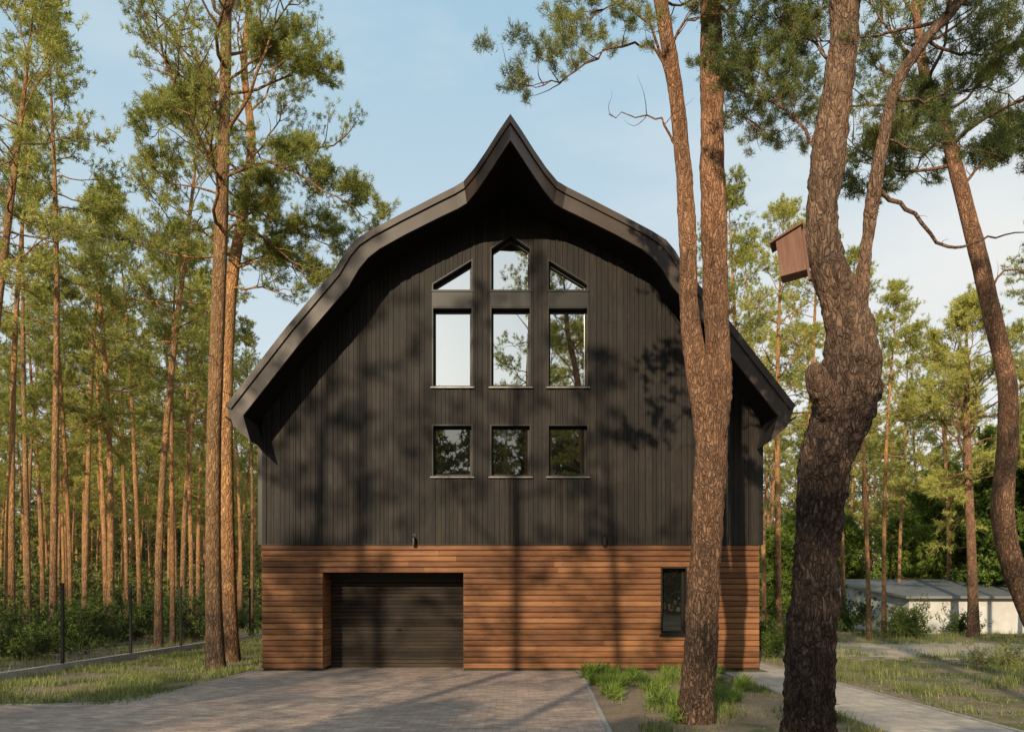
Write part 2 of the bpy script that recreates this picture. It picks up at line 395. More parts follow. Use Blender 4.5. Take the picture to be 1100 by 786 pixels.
strip('driveway_kerb',[(DL,-0.1),(DL-0.1,-2.5),(DL-0.25,-4.2),(DL-0.6,-5.1),(DL-1.3,-5.35),(-40,-5.4)],0.06,0.022,M['kerb'])
strip('path_kerb',[(4.42,-19),(4.42,-0.4)],0.06,0.03,M['kerb'])
strip('path_kerb',[(5.98,-19),(5.98,14)],0.06,0.03,M['kerb'])
strip('fence_kerb',[(-9.6,-5.3),(-9.6,40)],0.12,0.16,M['kerb'])

# ---------------------------------------------------------------- house
house=empty('house',(0,0,0),'large barn-shaped house with black timber gable over brown timber ground floor','house')
HW=wx(815)
G=[(0,126,14.8),(12,143.5,15.1),(26,165.5,15.5),(38,183,15.8),(50,197.5,16.05),(60,203.5,16.1),(82,214.5,16.1),(120,234,16.1),(151,250.5,16.1),(166,260,16.1),(176,272,16.1),(187,291,16.1),(240,354,16.1),(304.5,437,16.1)]
Fi=[(0,151,14.8),(11,167.5,15.1),(25,189,15.5),(36,205,15.8),(47,218.5,16.05),(56,224,16.1),(77,234,16.1),(113,252,16.1),(141,267.5,16.1),(153,277,16.1),(163,289,16.1),(174,308,16.1),(224,366,16.1),(287,446,16.1)]
def up(o):
    dx,py,dp=o; return (dx/F*dp,dp-D,CH+(HZ-py)/F*dp)
Gw=[up(o) for o in G]; Fw=[up(o) for o in Fi]
tail=[up((297,458,16.1)),up((279,474,16.1))]
outer=[(-p[0],p[1],p[2]) for p in Gw[::-1]]+Gw[1:]
inner=[(-p[0],p[1],p[2]) for p in Fw[::-1]]+Fw[1:]
YB=12.6
n=len(outer)
b=Buf(); v=outer+[(p[0],YB,p[2]) for p in outer]; b.add(v,[(i,i+1,n+i+1,n+i) for i in range(n-1)])
for s in (-1,1):
    e=[(s*Gw[-1][0],Gw[-1][2]),(s*tail[0][0],tail[0][2]),(s*tail[1][0],tail[1][2]),(s*Fw[-1][0],Fw[-1][2])]
    b.add([(x,-0.9,z) for x,z in e]+[(x,YB,z) for x,z in e],[(0,1,5,4),(1,2,6,5),(2,3,7,6)])
roof=b.obj('roof',M['roof'],house)
b=Buf(); v=inner+[(p[0],YB,p[2]) for p in inner]; b.add(v,[(i,n+i,n+i+1,i+1) for i in range(n-1)])
b.obj('soffit',M['soffit'],roof)
def band(f0,f1,off,th,name):
    b=Buf()
    A=[];B=[]
    for o,i_ in zip(outer,inner):
        o=np.array(o);i_=np.array(i_)
        A.append(o+(i_-o)*f0); B.append(o+(i_-o)*f1)
    k=len(A); v=[]
    dy=np.array([0,-off,0]); dt=np.array([0,th,0])
    for p in A: v.append(p+dy)
    for p in B: v.append(p+dy)
    for p in A: v.append(p+dy+dt)
    for p in B: v.append(p+dy+dt)
    q=[]
    for i in range(k-1):
        q+=[(i,i+1,k+i+1,k+i),(2*k+i,2*k+i+1,i+1,i),(k+i,k+i+1,3*k+i+1,3*k+i)]
    q+=[(0,k,3*k,2*k),(k-1,3*k-1,4*k-1,2*k-1)]
    b.add(v,q); return b.obj(name,M['fascia'],roof)
band(-0.04,0.30,0.075,0.12,'edge_trim')
band(0.26,1.02,0.03,0.06,'fascia')
for s in (-1,1):
    b=Buf()
    e=[(s*Gw[-1][0],Gw[-1][2]),(s*tail[0][0],tail[0][2]),(s*tail[1][0],tail[1][2]),(s*Fw[-1][0],Fw[-1][2])]
    b.add([(x,-0.925,z) for x,z in e],[(0,1,2,3)])
    b.obj('fascia_end',M['fascia'],roof)
b=Buf(); v=[(p[0],YB,p[2]) for p in outer]+[(p[0],YB,p[2]) for p in inner]; b.add(v,[(i,n+i,n+i+1,i+1) for i in range(n-1)]); b.obj('rear_fascia',M['fascia'],roof)
for s in (-1,1):
    gx,gz=s*(Gw[-1][0]-0.02),Gw[-1][2]-0.17
    b=Buf(); prof=[(math.cos(t)*0.08,math.sin(t)*0.08) for t in np.linspace(math.pi,2*math.pi,9)]
    prof2=[(math.cos(t)*0.07,math.sin(t)*0.07) for t in np.linspace(2*math.pi,math.pi,9)]
    pp=[(gx+a,gz+c) for a,c in prof+prof2]
    m_=len(pp); b.add([(x,-0.86,z) for x,z in pp]+[(x,YB,z) for x,z in pp],[(i,(i+1)%m_,m_+(i+1)%m_,m_+i) for i in range(m_)]+[(i,i+1,16-i,17-i) for i in range(8)])
    b.obj('gutter',M['gutter'],roof,True)
    b=Buf(); P,R=smooth_path([(gx,11.2,gz-0.05),(gx,11.2,gz-0.22),(s*5.5,11.3,4.62),(s*5.42,11.4,4.35),(s*5.42,11.4,0.1)],[0.045]*5,6); tube(b,P,R,10); b.obj('downpipe',M['gutter'],house,True)

FX=[p[0] for p in Fw]+[HW+0.05]; FZ=[p[2]+0.06 for p in Fw]+[5.08]
def prof(x): return float(np.interp(abs(x),FX,FZ))
wins=[]
def rect(a,b_,t,bt): return [(wx(a),wz(bt)),(wx(b_),wz(bt)),(wx(b_),wz(t)),(wx(a),wz(t))]
for a,c in ((464,508),(526.5,570.5),(588,632)):
    wins.append(('tall',rect(a,c,330,416)))
    wins.append(('low',rect(a,c,456,512)))
wins.append(('top',[(wx(526.5),wz(313)),(wx(570.5),wz(313)),(wx(570.5),wz(267)),(wx(548.5),wz(252)),(wx(526.5),wz(267))]))
wins.append(('top',[(wx(464),wz(313)),(wx(508),wz(313)),(wx(508),wz(278)),(wx(464),wz(305))]))
wins.append(('top',[(wx(588),wz(313)),(wx(632),wz(313)),(wx(632),wz(305)),(wx(588),wz(278))]))
def bounds(poly):
    xs=[p[0] for p in poly]; return min(xs),max(xs)
def topat(poly,x):
    zb=min(p[1] for p in poly)
    tops=sorted([p for p in poly if p[1]>zb+1e-6]); return float(np.interp(x,[p[0] for p in tops],[p[1] for p in tops]))
def columns(buf,bnds,ops,zb,topf,y0,y1,gap,hard,yj=0,rng=None,split=False):
    for a,c in zip(bnds[:-1],bnds[1:]):
        mid=(a+c)/2
        here=sorted([o for o in ops if bounds(o)[0]-1e-4<mid<bounds(o)[1]+1e-4],key=lambda o:min(p[1] for p in o))
        la=a if any(abs(a-h)<1e-4 for h in hard) else a+gap/2
        lc=c if any(abs(c-h)<1e-4 for h in hard) else c-gap/2
        if lc-la<0.004: continue
        cur=(zb,zb); segs=[]
        for o in here:
            z=min(p[1] for p in o)
            if z>cur[0]+0.002 or z>cur[1]+0.002: segs.append((cur,(z,z)))
            cur=(topat(o,a),topat(o,c))
        segs.append((cur,(topf(a),topf(c))))
        if split:
            ns=[]
            for lo,hi in segs:
                if min(hi)-max(lo)>2.8:
                    zz=rng.uniform(max(lo)+1.0,min(hi)-1.0); ns+=[(lo,(zz-0.0015,zz-0.0015)),((zz+0.0015,zz+0.0015),hi)]
                else: ns.append((lo,hi))
            segs=ns
        yy=y0-(rng.random()*yj if rng else 0)
        for lo,hi in segs:
            prism(buf,[(la,lo[0]),(lc,lo[1]),(lc,hi[1]),(la,hi[0])],yy,y1)
rng=random.Random(4)
polys=[w[1] for w in wins]
hard=sorted({round(x,5) for p in polys for x in bounds(p)}|{-HW,HW})
x=-HW; grid=[-HW]
while x<HW-0.1:
    x+=rng.choice([0.05,0.085,0.1,0.1,0.12,0.145]); grid.append(x)
grid[-1]=HW
bn=sorted(set([g_ for g_ in grid if all(abs(g_-h)>0.03 for h in hard)]+hard+[0.0]))
b=Buf(); columns(b,bn,polys,2.70,prof,-0.004,0.02,0.008,hard,0.024,rng,True); b.obj('upper_wall',M['black_wood'],house)
kn=sorted(set(hard+[0.0]+[s*f for s in (-1,1) for f in FX[1:-1]]))
b=Buf(); columns(b,kn,polys,2.70,lambda q:prof(q)-0.01,0.022,0.2,0,hard+kn); b.obj('backing_wall',M['frame'],house)
for kind,poly in wins:
    x0,x1=bounds(poly); zb=min(p[1] for p in poly)
    ip=inset(poly,0.028); ip2=inset(ip,0.042)
    gl=Buf(); prism(gl,inset(ip,0.02),0.165,0.175)
    w=gl.obj('window',M['glass_low' if kind=='low' else 'glass'],house)
    fr=Buf(); ring(fr,inset(poly,0.001),ip,-0.03,0.2); ring(fr,inset(ip,0.001),ip2,0.13,0.19); fr.obj('frame',M['frame'],w)
    if kind!='top':
        s=Buf(); s.box(x0-0.03,x1+0.03,-0.075,0.02,zb-0.028,zb-0.004); s.obj('sill',M['sill'],w)
    else:
        s=Buf(); s.box(x0-0.01,x1+0.01,-0.05,0.02,zb-0.02,zb-0.002); s.obj('sill',M['frame'],w)
for a,c in ((464,508),(526.5,570.5),(588,632)):
    b=Buf(); b.box(wx(a)+0.004,wx(c)-0.004,-0.034,0.0,wz(330)+0.004,wz(313)-0.025); b.obj('spandrel_panel',M['frame'],house)
# lower level
pitch=0.12; WB,WT=0.0604+6*pitch,0.0604+18*pitch
sw=[(wx(709.5),WB),(wx(737.5),WB),(wx(737.5),WT),(wx(709.5),WT)]
GT=0.0604+17*pitch
ops=[(gx0,gx1,-1,GT),(sw[0][0],sw[1][0],WB,WT)]
b=Buf(); z=0.0604
sec=[(0.0,-0.018),(0.005,-0.034),(0.03,-0.040),(0.090,-0.040),(0.107,-0.033),(0.111,-0.018),(0.112,0.03),(0.0,0.03)]
while z<2.66:
    h=min(pitch,2.69-z); fs=h/pitch
    segs=[(-HW,HW)]
    for (a,c,zl,zh) in ops:
        if zl<z+h*0.5<zh:
            new=[]
            for s0,s1 in segs:
                if c<=s0 or a>=s1: new.append((s0,s1))
                else:
                    if a>s0: new.append((s0,a))
                    if c<s1: new.append((c,s1))
            segs=new
    for s0,s1 in segs:
        cuts=[s0]; 
        while s1-cuts[-1]>4.6: cuts.append(cuts[-1]+rng.uniform(2.4,4.2))
        cuts.append(s1)
        for c0,c1 in zip(cuts[:-1],cuts[1:]):
            c0b=c0+(0.0015 if c0!=s0 else 0); m_=len(sec)
            yj=rng.uniform(-0.003,0.003)
            v=[(c0b,y_+yj,z+zz*fs) for zz,y_ in sec]+[(c1,y_+yj,z+zz*fs) for zz,y_ in sec]
            b.add(v,[(i,(i+1)%m_,m_+(i+1)%m_,m_+i) for i in range(m_)],[(0,i,i+1) for i in range(1,m_-1)]+[(m_,m_+i+1,m_+i) for i in range(1,m_-1)])
    z+=pitch
b.obj('lower_wall',M['brown_wood'],house)
gpoly=[(gx0,-0.1),(gx1,-0.1),(gx1,GT),(gx0,GT)]
b=Buf(); columns(b,sorted([-HW+0.01,gx0,gx1,sw[0][0],sw[1][0],HW-0.01]),[gpoly,sw],0.0,lambda q:2.698,0.032,0.2,0,[-HW+0.01,gx0,gx1,sw[0][0],sw[1][0],HW-0.01]); b.obj('plinth',M['plinth'],house)
b=Buf(); b.box(-HW-0.01,HW+0.01,-0.055,0.03,2.684,2.702); b.obj('drip_flashing',M['gutter'],house)
for xa,xb in ((gx0-0.03,gx0+0.002),(gx1-0.002,gx1+0.03)):
    b=Buf()
    for i in range(17):
        z0=0.0604+i*pitch
        b.box(xa,xb,-0.032,0.80,z0+0.002,min(z0+pitch-0.010,GT))
    b.obj('garage_reveal',M['brown_wood'],house)
b=Buf(); b.box(gx0,gx1,0.0,0.80,GT,GT+0.05); b.obj('garage_lintel',M['soffit'],house)
b=Buf()
z=0.02
b.box(gx0,gx1,0.775,0.8,0.0,GT)
b.box(gx0+0.003,gx1-0.003,0.70,0.774,GT-0.13,GT-0.002)
while z<GT-0.16:
    m_=5; sc_=[(0.0,0.77),(0.008,0.745),(0.06,0.735),(0.072,0.745),(0.074,0.77)]
    v=[(gx0+0.03,y_,z+zz) for zz,y_ in sc_]+[(gx1-0.03,y_,z+zz) for zz,y_ in sc_]
    b.add(v,[(i,i+1,m_+i+1,m_+i) for i in range(m_-1)])
    z+=0.082
gd=b.obj('garage_door',M['door_wood'],house)
b=Buf(); b.box((gx0+gx1)/2-0.06,(gx0+gx1)/2+0.06,0.70,0.733,0.86,0.885); b.obj('handle',M['frame'],gd)
ip=inset(sw,0.03); ip2=inset(ip,0.045)
gl=Buf(); prism(gl,inset(ip,0.02),0.165,0.175); w=gl.obj('window',M['glass_low'],house)
fr=Buf(); ring(fr,inset(sw,0.001),ip,-0.06,0.2); ring(fr,inset(ip,0.001),ip2,0.13,0.19); fr.obj('frame',M['frame'],w)
s=Buf(); s.box(sw[0][0]-0.03,sw[1][0]+0.03,-0.09,-0.02,WB-0.035,WB-0.003); s.obj('sill',M['frame'],w)
for s in (-1,1):
    b=Buf(); xa,xb=sorted((s*(HW-0.02),s*(HW-0.2)))
    b.box(xa,xb,0.21,12,0,2.69); b.obj('side_wall',M['brown_wood'],house)
    b=Buf(); y=0.21
    while y<11.9:
        b.box(xa,xb,y,min(12,y+0.14),2.695,5.08); y+=0.148
    b.obj('upper_side_wall',M['black_wood'],house)
b=Buf(); columns(b,kn,[],0.0,lambda q:prof(q)-0.01,11.85,12.0,0,kn+hard); b.obj('rear_wall',M['black_wood'],house)
for px in (445,648.5):
    b=Buf(); P=[(wx(px),-0.03,wz(578)),(wx(px),-0.10,wz(577)),(wx(px),-0.14,wz(578)),(wx(px),-0.145,wz(586))]
    Ps,Rs=smooth_path(P,[0.025,0.02,0.035,0.045],5); tube(b,Ps,Rs,10); b.box(wx(px)-0.04,wx(px)+0.04,-0.045,-0.013,wz(583),wz(573)); b.obj('wall_lamp',M['frame'],house)

# ---------------------------------------------------------------- fence
fence=empty('fence',(-9.6,0,0),'dark wire mesh fence on a concrete kerb beside the forest','fence')
ys=[0.05-3.05+3.05*i for i in range(0,13)]
pm=None
for i,y in enumerate(ys):
    if pm is None:
        b=Buf(); b.box(-0.028,0.028,-0.028,0.028,0.1,1.86); b.box(-0.032,0.032,-0.032,0.032,1.86,1.88); pm=b.mesh('post',M['fence'])
        b=Buf()
        for kx in np.arange(0.03,3.02,0.0503): b.box(-0.001,0.001,kx,kx+0.003,0.18,1.8)
        for kz in np.arange(0.2,1.81,0.2): b.box(-0.005,-0.002,0.0,3.05,kz,kz+0.004)
        wm=b.mesh('mesh_panel',M['fence'])
    o=link(bpy.data.objects.new('post',pm),fence); o.location=(0,y,0)
    if i<len(ys)-1:
        o=link(bpy.data.objects.new('mesh_panel',wm),fence); o.location=(0,y,0)

# ---------------------------------------------------------------- low building
lb=empty('outbuilding',(23.6,17,0),'long low pale outbuilding with a single-slope grey metal roof','building')
b=Buf(); b.box(-6.6,14,0,8,0,1.60); b.add([(-6.6,0,1.6),(-6.6,8,1.6),(-6.6,8,2.44),(14,0,1.6),(14,8,1.6),(14,8,2.44)],[(1,4,5,2)],[(0,1,2),(3,5,4)]); b.obj('wall',M['white_wall'],lb)
b=Buf(); b.add([(-6.9,-0.35,1.60),(14.3,-0.35,1.60),(14.3,8.3,2.50),(-6.9,8.3,2.50),(-6.9,-0.35,1.5),(14.3,-0.35,1.5),(14.3,8.3,2.4),(-6.9,8.3,2.4)],[(0,1,2,3),(4,5,1,0),(4,0,3,7),(5,6,2,1),(7,3,2,6)])
r_=b.obj('roof',M['metal_roof'],lb)
b=Buf()
for xx in np.arange(-6.9,14.3,0.45): b.add([(xx,-0.36,1.615),(xx+0.03,-0.36,1.615),(xx+0.03,8.3,2.52),(xx,8.3,2.52),(xx,-0.36,1.6),(xx+0.03,-0.36,1.6)],[(0,1,2,3),(4,5,1,0)])
b.obj('roof_seam',M['metal_roof'],r_)

# ---------------------------------------------------------------- trees
def generic_tree(seed,H,r0,cs,Rad,n,cfg,lean=0.25,nd=(14,0.17,0.02,0.16),stub=10,leaf='needles',barkm='bark_forest',base=(0,0,0),label='tall pine',group=None,name='pine_tree'):
    rs=np.random.RandomState(seed)
    k=8; pts=[];rad=[]
    ln=rs.randn(2)*lean
    for i in range(k+1):
        t=i/k; off=ln*t*t*2+np.array([math.sin(t*4+seed),math.cos(t*3.3+seed)-math.cos(seed)])*0.2*t
        pts.append((off[0],off[1],H*t-0.05 if i else -0.05)); rad.append(r0*(1.25 if i==0 else (1-t*0.55 if t<0.7 else (1-t)*2.0+0.02)))
    P,R=smooth_path(pts,rad,5)
    w=Buf(); tube(w,P,R,10)
    tf=[]
    crown_on(w,tf,rs,P,R,H*cs,H*0.985,n,Rad,cfg,rs.rand()*6)
    limb(w,tf,rs,P[-3].copy(),np.array([0,0,1.0]),0.9,0.02,0,1,{**cfg,'subs':[8,4]})
    if stub: dead_stubs(w,rs,P,R,H*0.15,H*cs,stub)
    c=Buf(); pos=np.array([a for a,_ in tf]); dr=np.array([d for _,d in tf])
    needles(c,pos,dr,rs,*nd)
    return add_tree_objs(base,w,c,label,'tree',group,barkm,leaf,name)

cfgF={'subs':[7],'tufts':9,'jit':0.11,'wig':0.2,'lift':0.08,'bare':0.4,'maxl':1,'f0':0.45}
FG='pines of the surrounding forest'
variants=[]
specs=[(11,17.5,0.125,0.50,2.5,31),(12,18.0,0.11,0.58,2.0,26),(13,16.0,0.13,0.42,2.6,35),(14,18.5,0.115,0.60,2.1,26),(15,15.5,0.10,0.48,2.2,30)]
vpos=[(170,25),(57,23),(118,29),(90,33),(205,31)]
TL='tall slim pine with a sunlit orange trunk'
for (sd,H,r0,cs,Rd,nn),(px,dp) in zip(specs,vpos):
    x,y,_=PW(px,0,dp)
    variants.append(generic_tree(sd,H,r0,cs,Rd,nn,cfgF,base=(x,y,0),group=FG,label=TL,nd=(16,0.13,0.021,0.12),lean=0.4))
sparse=generic_tree(16,18.5,0.15,0.36,2.5,30,{**cfgF,'subs':[5],'tufts':6,'f0':0.5},base=(-17.5,-24,0),group=FG,label='tall open-crowned pine across the drive from the house',nd=(15,0.14,0.021,0.13),lean=0.3)
rr=random.Random(21)
placed=[(PW(px,0,dp)[0],PW(px,0,dp)[1]) for px,dp in vpos]
def try_place(x,y,sc=None,mind=1.1,label=TL):
    if any((x-a)**2+(y-b_)**2<mind*mind for a,b_ in placed): return False
    placed.append((x,y))
    copy_tree(variants[rr.randrange(5)],(x,y,0),rr.uniform(0,6.28),sc or rr.uniform(0.72,1.05),label,FG); return True
for px,dp,sc in [(12,24,0.95),(150,34,0.95),(185,27,0.75),(30,30,0.95),(75,27,0.8),(135,38,1.0),(-22,19,0.95),(-70,22,1.0),(258,40,0.9),(270,30,0.65),(45,40,1.0)]:
    x,y,_=PW(px,0,dp); try_place(x,y,sc,0.5)
c_=0;tries=0
while c_<88 and tries<3000:
    tries+=1
    dp=rr.uniform(34,80); px=rr.uniform(-60,285)
    x,y,_=PW(px,0,dp)
    if try_place(x,y,None,1.7): c_+=1
for px,dp,sc in [(836,25,0.82),(802,29,0.95),(862,33,0.95),(820,36,1.0),(905,38,0.9),(933,29,0.75),(949,31,0.88),(890,46,1.0),(985,50,0.9),(1018,42,0.95),(1095,48,1.0),(1130,30,0.9),(1160,24,1.0),(965,40,0.95)]:
    x,y,_=PW(px,0,dp); try_place(x,y,sc,0.5)
c_=0;tries=0
while c_<26 and tries<3000:
    tries+=1
    dp=rr.uniform(46,74); px=rr.uniform(790,1180)
    x,y,_=PW(px,0,dp)
    if try_place(x,y,rr.uniform(0.8,1.05),2.0): c_+=1
for x,y,sc,rz in [(-11.6,-22.6,0.95,1.0),(-7.9,-24.4,1.0,2.2),(-5.0,-22.6,0.82,3.4),(-12.2,-28.0,1.1,5.5)]:
    copy_tree(sparse,(x,y,0),rz,sc,'tall open-crowned pine across the drive from the house',FG); placed.append((x,y))
for x,y,sc in [(0.9,-27,1.22),(4.2,-30,1.1),(8.5,-31,0.95),(2.5,-38,1.15),(-6.5,-40,0.85),(-17,-42,1.0),(10,-40,1.0),(-24,-36,1.0),(5.5,-46,1.1),(-1,-48,1.0),(-8,-50,1.0)]:
    try_place(x,y,sc,0.3,'tall pine across the drive from the house')

def hero(name,label,base_px,stems,crowns,branches,cfg,nd,barkm,leaf,seed,stubs=0,sides=18,rough=0.1):
    rs=np.random.RandomState(seed)
    bx,by,_=PW(base_px[0],0,base_px[1]); base=np.array([bx,by,0])
    w=Buf(); tf=[]; SP=[]
    for st in stems:
        pts=[];rad=[]
        for s_ in st:
            px,py,wd,dp=s_; pts.append(np.array(PW(px,py,dp))-base); rad.append(wd/2/F*dp)
        P,R=smooth_path(pts,rad,18 if sides>17 else 8); tube(w,P,R,sides,rough,seed); SP.append((P,R))
    for (si,z0,z1,n_,Rd) in crowns:
        crown_on(w,tf,rs,SP[si][0],SP[si][1],z0,z1,n_,Rd,cfg,rs.rand()*6)
    for br,wd0,leafy in branches:
        pts=[np.array(PW(*q))-base for q in br]; m_=len(pts)
        rad=[wd0*(1-0.8*i/(m_-1)) for i in range(m_)]
        P,R=smooth_path(pts,rad,5); P[1:-1]+=rs.randn(len(P)-2,3)*0.02; tube(w,P,R,7)
        k=len(P); nl=leafy if leafy>0 else 4
        for j in range(nl):
            f=0.25+0.75*(j+rs.rand())/nl; i=min(k-2,int(f*(k-1)))
            d=norm(P[i+1]-P[i]); sd=norm(np.cross(d,[0,0,1]))*(1 if j%2 else -1)
            dd=norm(d*0.6+sd*rs.rand()+np.array([0,0,0.3*rs.randn()+0.15]))
            if leafy>0: limb(w,tf,rs,P[i].copy(),dd,0.3+0.45*rs.rand(),0.008,0,1,{**cfg,'subs':[6]})
            else: limb(w,[],rs,P[i].copy(),dd,0.3+0.4*rs.rand(),0.006,0,0,{'tufts':0})
    if stubs: dead_stubs(w,rs,SP[0][0],SP[0][1],3,7,stubs)
    c=Buf()
    if tf:
        pos=np.array([a for a,_ in tf]); dr=np.array([d for _,d in tf]); needles(c,pos,dr,rs,*nd)
    return add_tree_objs(tuple(base),w,c,label,'tree',None,barkm,leaf)

cfgN={'subs':[7,5],'tufts':5,'jit':0.03,'wig':0.2,'lift':0.10,'bare':0.45,'maxl':2,'f0':0.6}
cfgN1={'subs':[10],'tufts':11,'jit':0.09,'wig':0.2,'lift':0.08,'bare':0.4,'maxl':1,'f0':0.5}
ndN=(36,0.064,0.0066,0.08,0.75)
ndM=(24,0.095,0.0118,0.10)
hero('pine_tree','tall pine with long bare orange trunk at the house corner',(232,17.4),
 [[(232,722,27,17.4),(231,703,20,17.4),(229,620,17,17.4),(229,520,15.5,17.4),(232,400,15,17.4),(237,260,14,17.4),(241,130,12,17.4),(243,20,11,17.4),(245,-80,9,17.4),(247,-190,4,17.4)]],
 [(0,9.2,17.6,27,3.4)],
 [([(238,190,17.4),(290,175,17.2),(350,205,17),(395,235,16.8)],0.04,14),([(240,110,17.4),(200,120,17.0),(160,150,16.6)],0.035,12),([(236,250,17.4),(275,225,17.6),(320,160,18)],0.035,12),([(240,90,17.4),(290,60,17.2),(350,80,17)],0.035,13)],
 cfgN1,ndM,'bark_forest','needles',31,6,14,0.05)
hero('pine_tree','leaning pine with a curving upper trunk and spreading limbs',(246,19.5),
 [[(248,712,21,19.5),(246,640,16,19.5),(243,520,15,19.5),(243,420,14,19.5),(248,310,13,19.5),(262,220,11,19.6),(270,150,9,19.8),(262,70,7,20),(270,-20,3,20)]],
 [(0,9.0,17.0,20,3.0)],
 [([(250,290,19.5),(290,280,19.5),(340,300,19.4)],0.035,12),([(262,220,19.5),(300,240,19.5),(370,270,19.4)],0.035,12)],
 cfgN1,ndM,'bark_forest','needles',32,4,14,0.05)
hero('pine_tree','forked pine with grey-brown furrowed bark in front of the house',(748,10.1),
 [[(748,782,48,10.1),(749,762,40,10.1),(751,720,36,10.1),(756,640,34,10.1),(761,560,33,10.1),(765,490,34,10.1),(768,435,36,10.1),(771,380,28,10.15),(769,300,26,10.2),(767,200,25,10.2),(766,100,24,10.2),(764,0,22,10.2),(760,-120,18,10.2),(758,-300,8,10.2)],
  [(763,500,22,10.08),(757,440,26,10.05),(748,385,23,10.0),(742,330,20,10.0),(740,260,19,10.0),(736,190,18,10.0),(727,100,16,9.95),(714,20,15,9.9),(700,-80,12,9.8),(690,-200,5,9.8)]],
 [(0,9.2,12.6,13,2.0),(1,9.0,11.4,10,2.0)],
 [([(725,95,9.95),(700,50,9.8),(650,55,9.6),(600,88,9.5),(568,92,9.4)],0.02,12),
  ([(722,75,9.95),(690,20,9.9),(655,5,10.0),(630,25,10.1)],0.02,9),
  ([(729,158,9.98),(705,126,9.9),(655,123,9.8)],0.018,0),
  ([(766,80,10.2),(800,60,10.3),(840,90,10.5)],0.022,13),
  ([(767,130,10.2),(800,125,10.3),(830,150,10.5)],0.02,10),
  ([(720,50,9.9),(745,20,9.7),(800,10,9.6)],0.02,11)],
 cfgN,ndN,'bark_near','needles_dark',33,0,28,0.12)
hero('pine_tree','thick twisted pine with dark plated bark and an S-bend',(872,8.3),
 [[(868,822,76,8.3),(869,790,57,8.3),(870,755,52,8.3),(872,700,48,8.3),(877,620,46,8.3),(881,555,46,8.3),(888,500,50,8.3),(904,452,60,8.3),(917,408,60,8.3),(918,366,50,8.3),(907,328,41,8.3),(892,290,36,8.3),(885,240,33,8.3),(891,180,33,8.3),(900,110,32,8.3),(907,40,31,8.3),(912,-40,30,8.3),(915,-200,22,8.3),(918,-380,8,8.3)],
  [(920,402,16,8.3),(923,355,20,8.35),(927,310,17,8.42),(934,255,14,8.5),(941,205,14,8.5),(950,150,13,8.5),(965,90,12,8.5),(998,40,11,8.5),(1035,-5,10,8.5),(1070,-90,8,8.5),(1080,-160,4,8.5)],
  [(905,465,26,8.22),(892,436,33,8.14),(881,414,26,8.06),(877,398,20,8.03),(876,390,8,8.02)]],
 [(0,8.1,11.3,15,1.9),(1,7.6,9.2,11,1.8)],
 [([(940,195,8.5),(975,225,8.6),(1018,264,8.7),(1060,258,8.8),(1110,246,8.9)],0.028,0),
  ([(893,190,8.3),(860,130,8.4),(830,110,8.6),(800,100,8.8)],0.022,12),
  ([(903,80,8.3),(870,40,8.6),(835,20,9)],0.022,12),
  ([(960,100,8.5),(1000,110,8.8),(1050,95,9),(1100,110,9)],0.02,14),
  ([(950,150,8.5),(990,160,8.8),(1030,150,9)],0.018,9),
  ([(990,45,8.5),(1040,60,8.8),(1090,50,9.2)],0.02,12)],
 cfgN,ndN,'bark_dark','needles_dark',34,0,40,0.2)
hero('pine_tree','curved slender pine with reddish bark beside the clearing',(1135,14),
 [[(1138,740,40,14),(1130,710,28,14),(1108,655,25,14),(1086,600,23,14),(1077,545,22,14),(1083,470,20,14),(1082,410,19,14),(1069,350,18,14),(1050,270,17,14),(1031,195,15,14),(1012,125,13,14),(995,85,11,14),(985,20,8,14),(980,-40,4,14)]],
 [(0,9.2,12.6,16,2.8)],
 [([(1035,200,14),(1060,170,14),(1100,160,14)],0.03,12),([(1018,140,14),(980,150,14),(940,190,14)],0.03,12),([(1060,315,14),(1085,290,14),(1120,300,14)],0.025,0)],
 cfgN1,ndM,'bark_near','needles_dark',35,3,14,0.06)
generic_tree(41,13.0,0.2,0.42,3.3,40,{**cfgF,'subs':[10],'tufts':10},lean=0.3,nd=(16,0.15,0.022,0.14),leaf='needles',barkm='bark_near',base=PW(1045,0,31)[:2]+(0,),label='broad-crowned pine beside the sandy clearing')

cfgL={'subs':[10],'tufts':14,'jit':0.28,'wig':0.22,'lift':0.12,'bare':0.15,'maxl':1,'f0':0.25}
bl=generic_tree(51,9.5,0.14,0.14,3.4,44,cfgL,lean=0.1,nd=(12,0.17,0.12,0.3),stub=0,leaf='leaves',base=PW(1085,0,40)[:2]+(0,),label='full leafy green broadleaf tree at the clearing edge',name='broadleaf_tree')
for px,dp,sc in [(1020,46,0.9),(965,44,0.6),(1120,46,1.1),(1060,55,1.1),(910,50,0.65),(860,52,0.7),(835,40,0.5),(1150,36,1.0),(995,60,1.0)]:
    x,y,_=PW(px,0,dp); copy_tree(bl,(x,y,0),rr.uniform(0,6),sc,'full leafy green broadleaf tree at the clearing edge','leafy trees at the clearing')
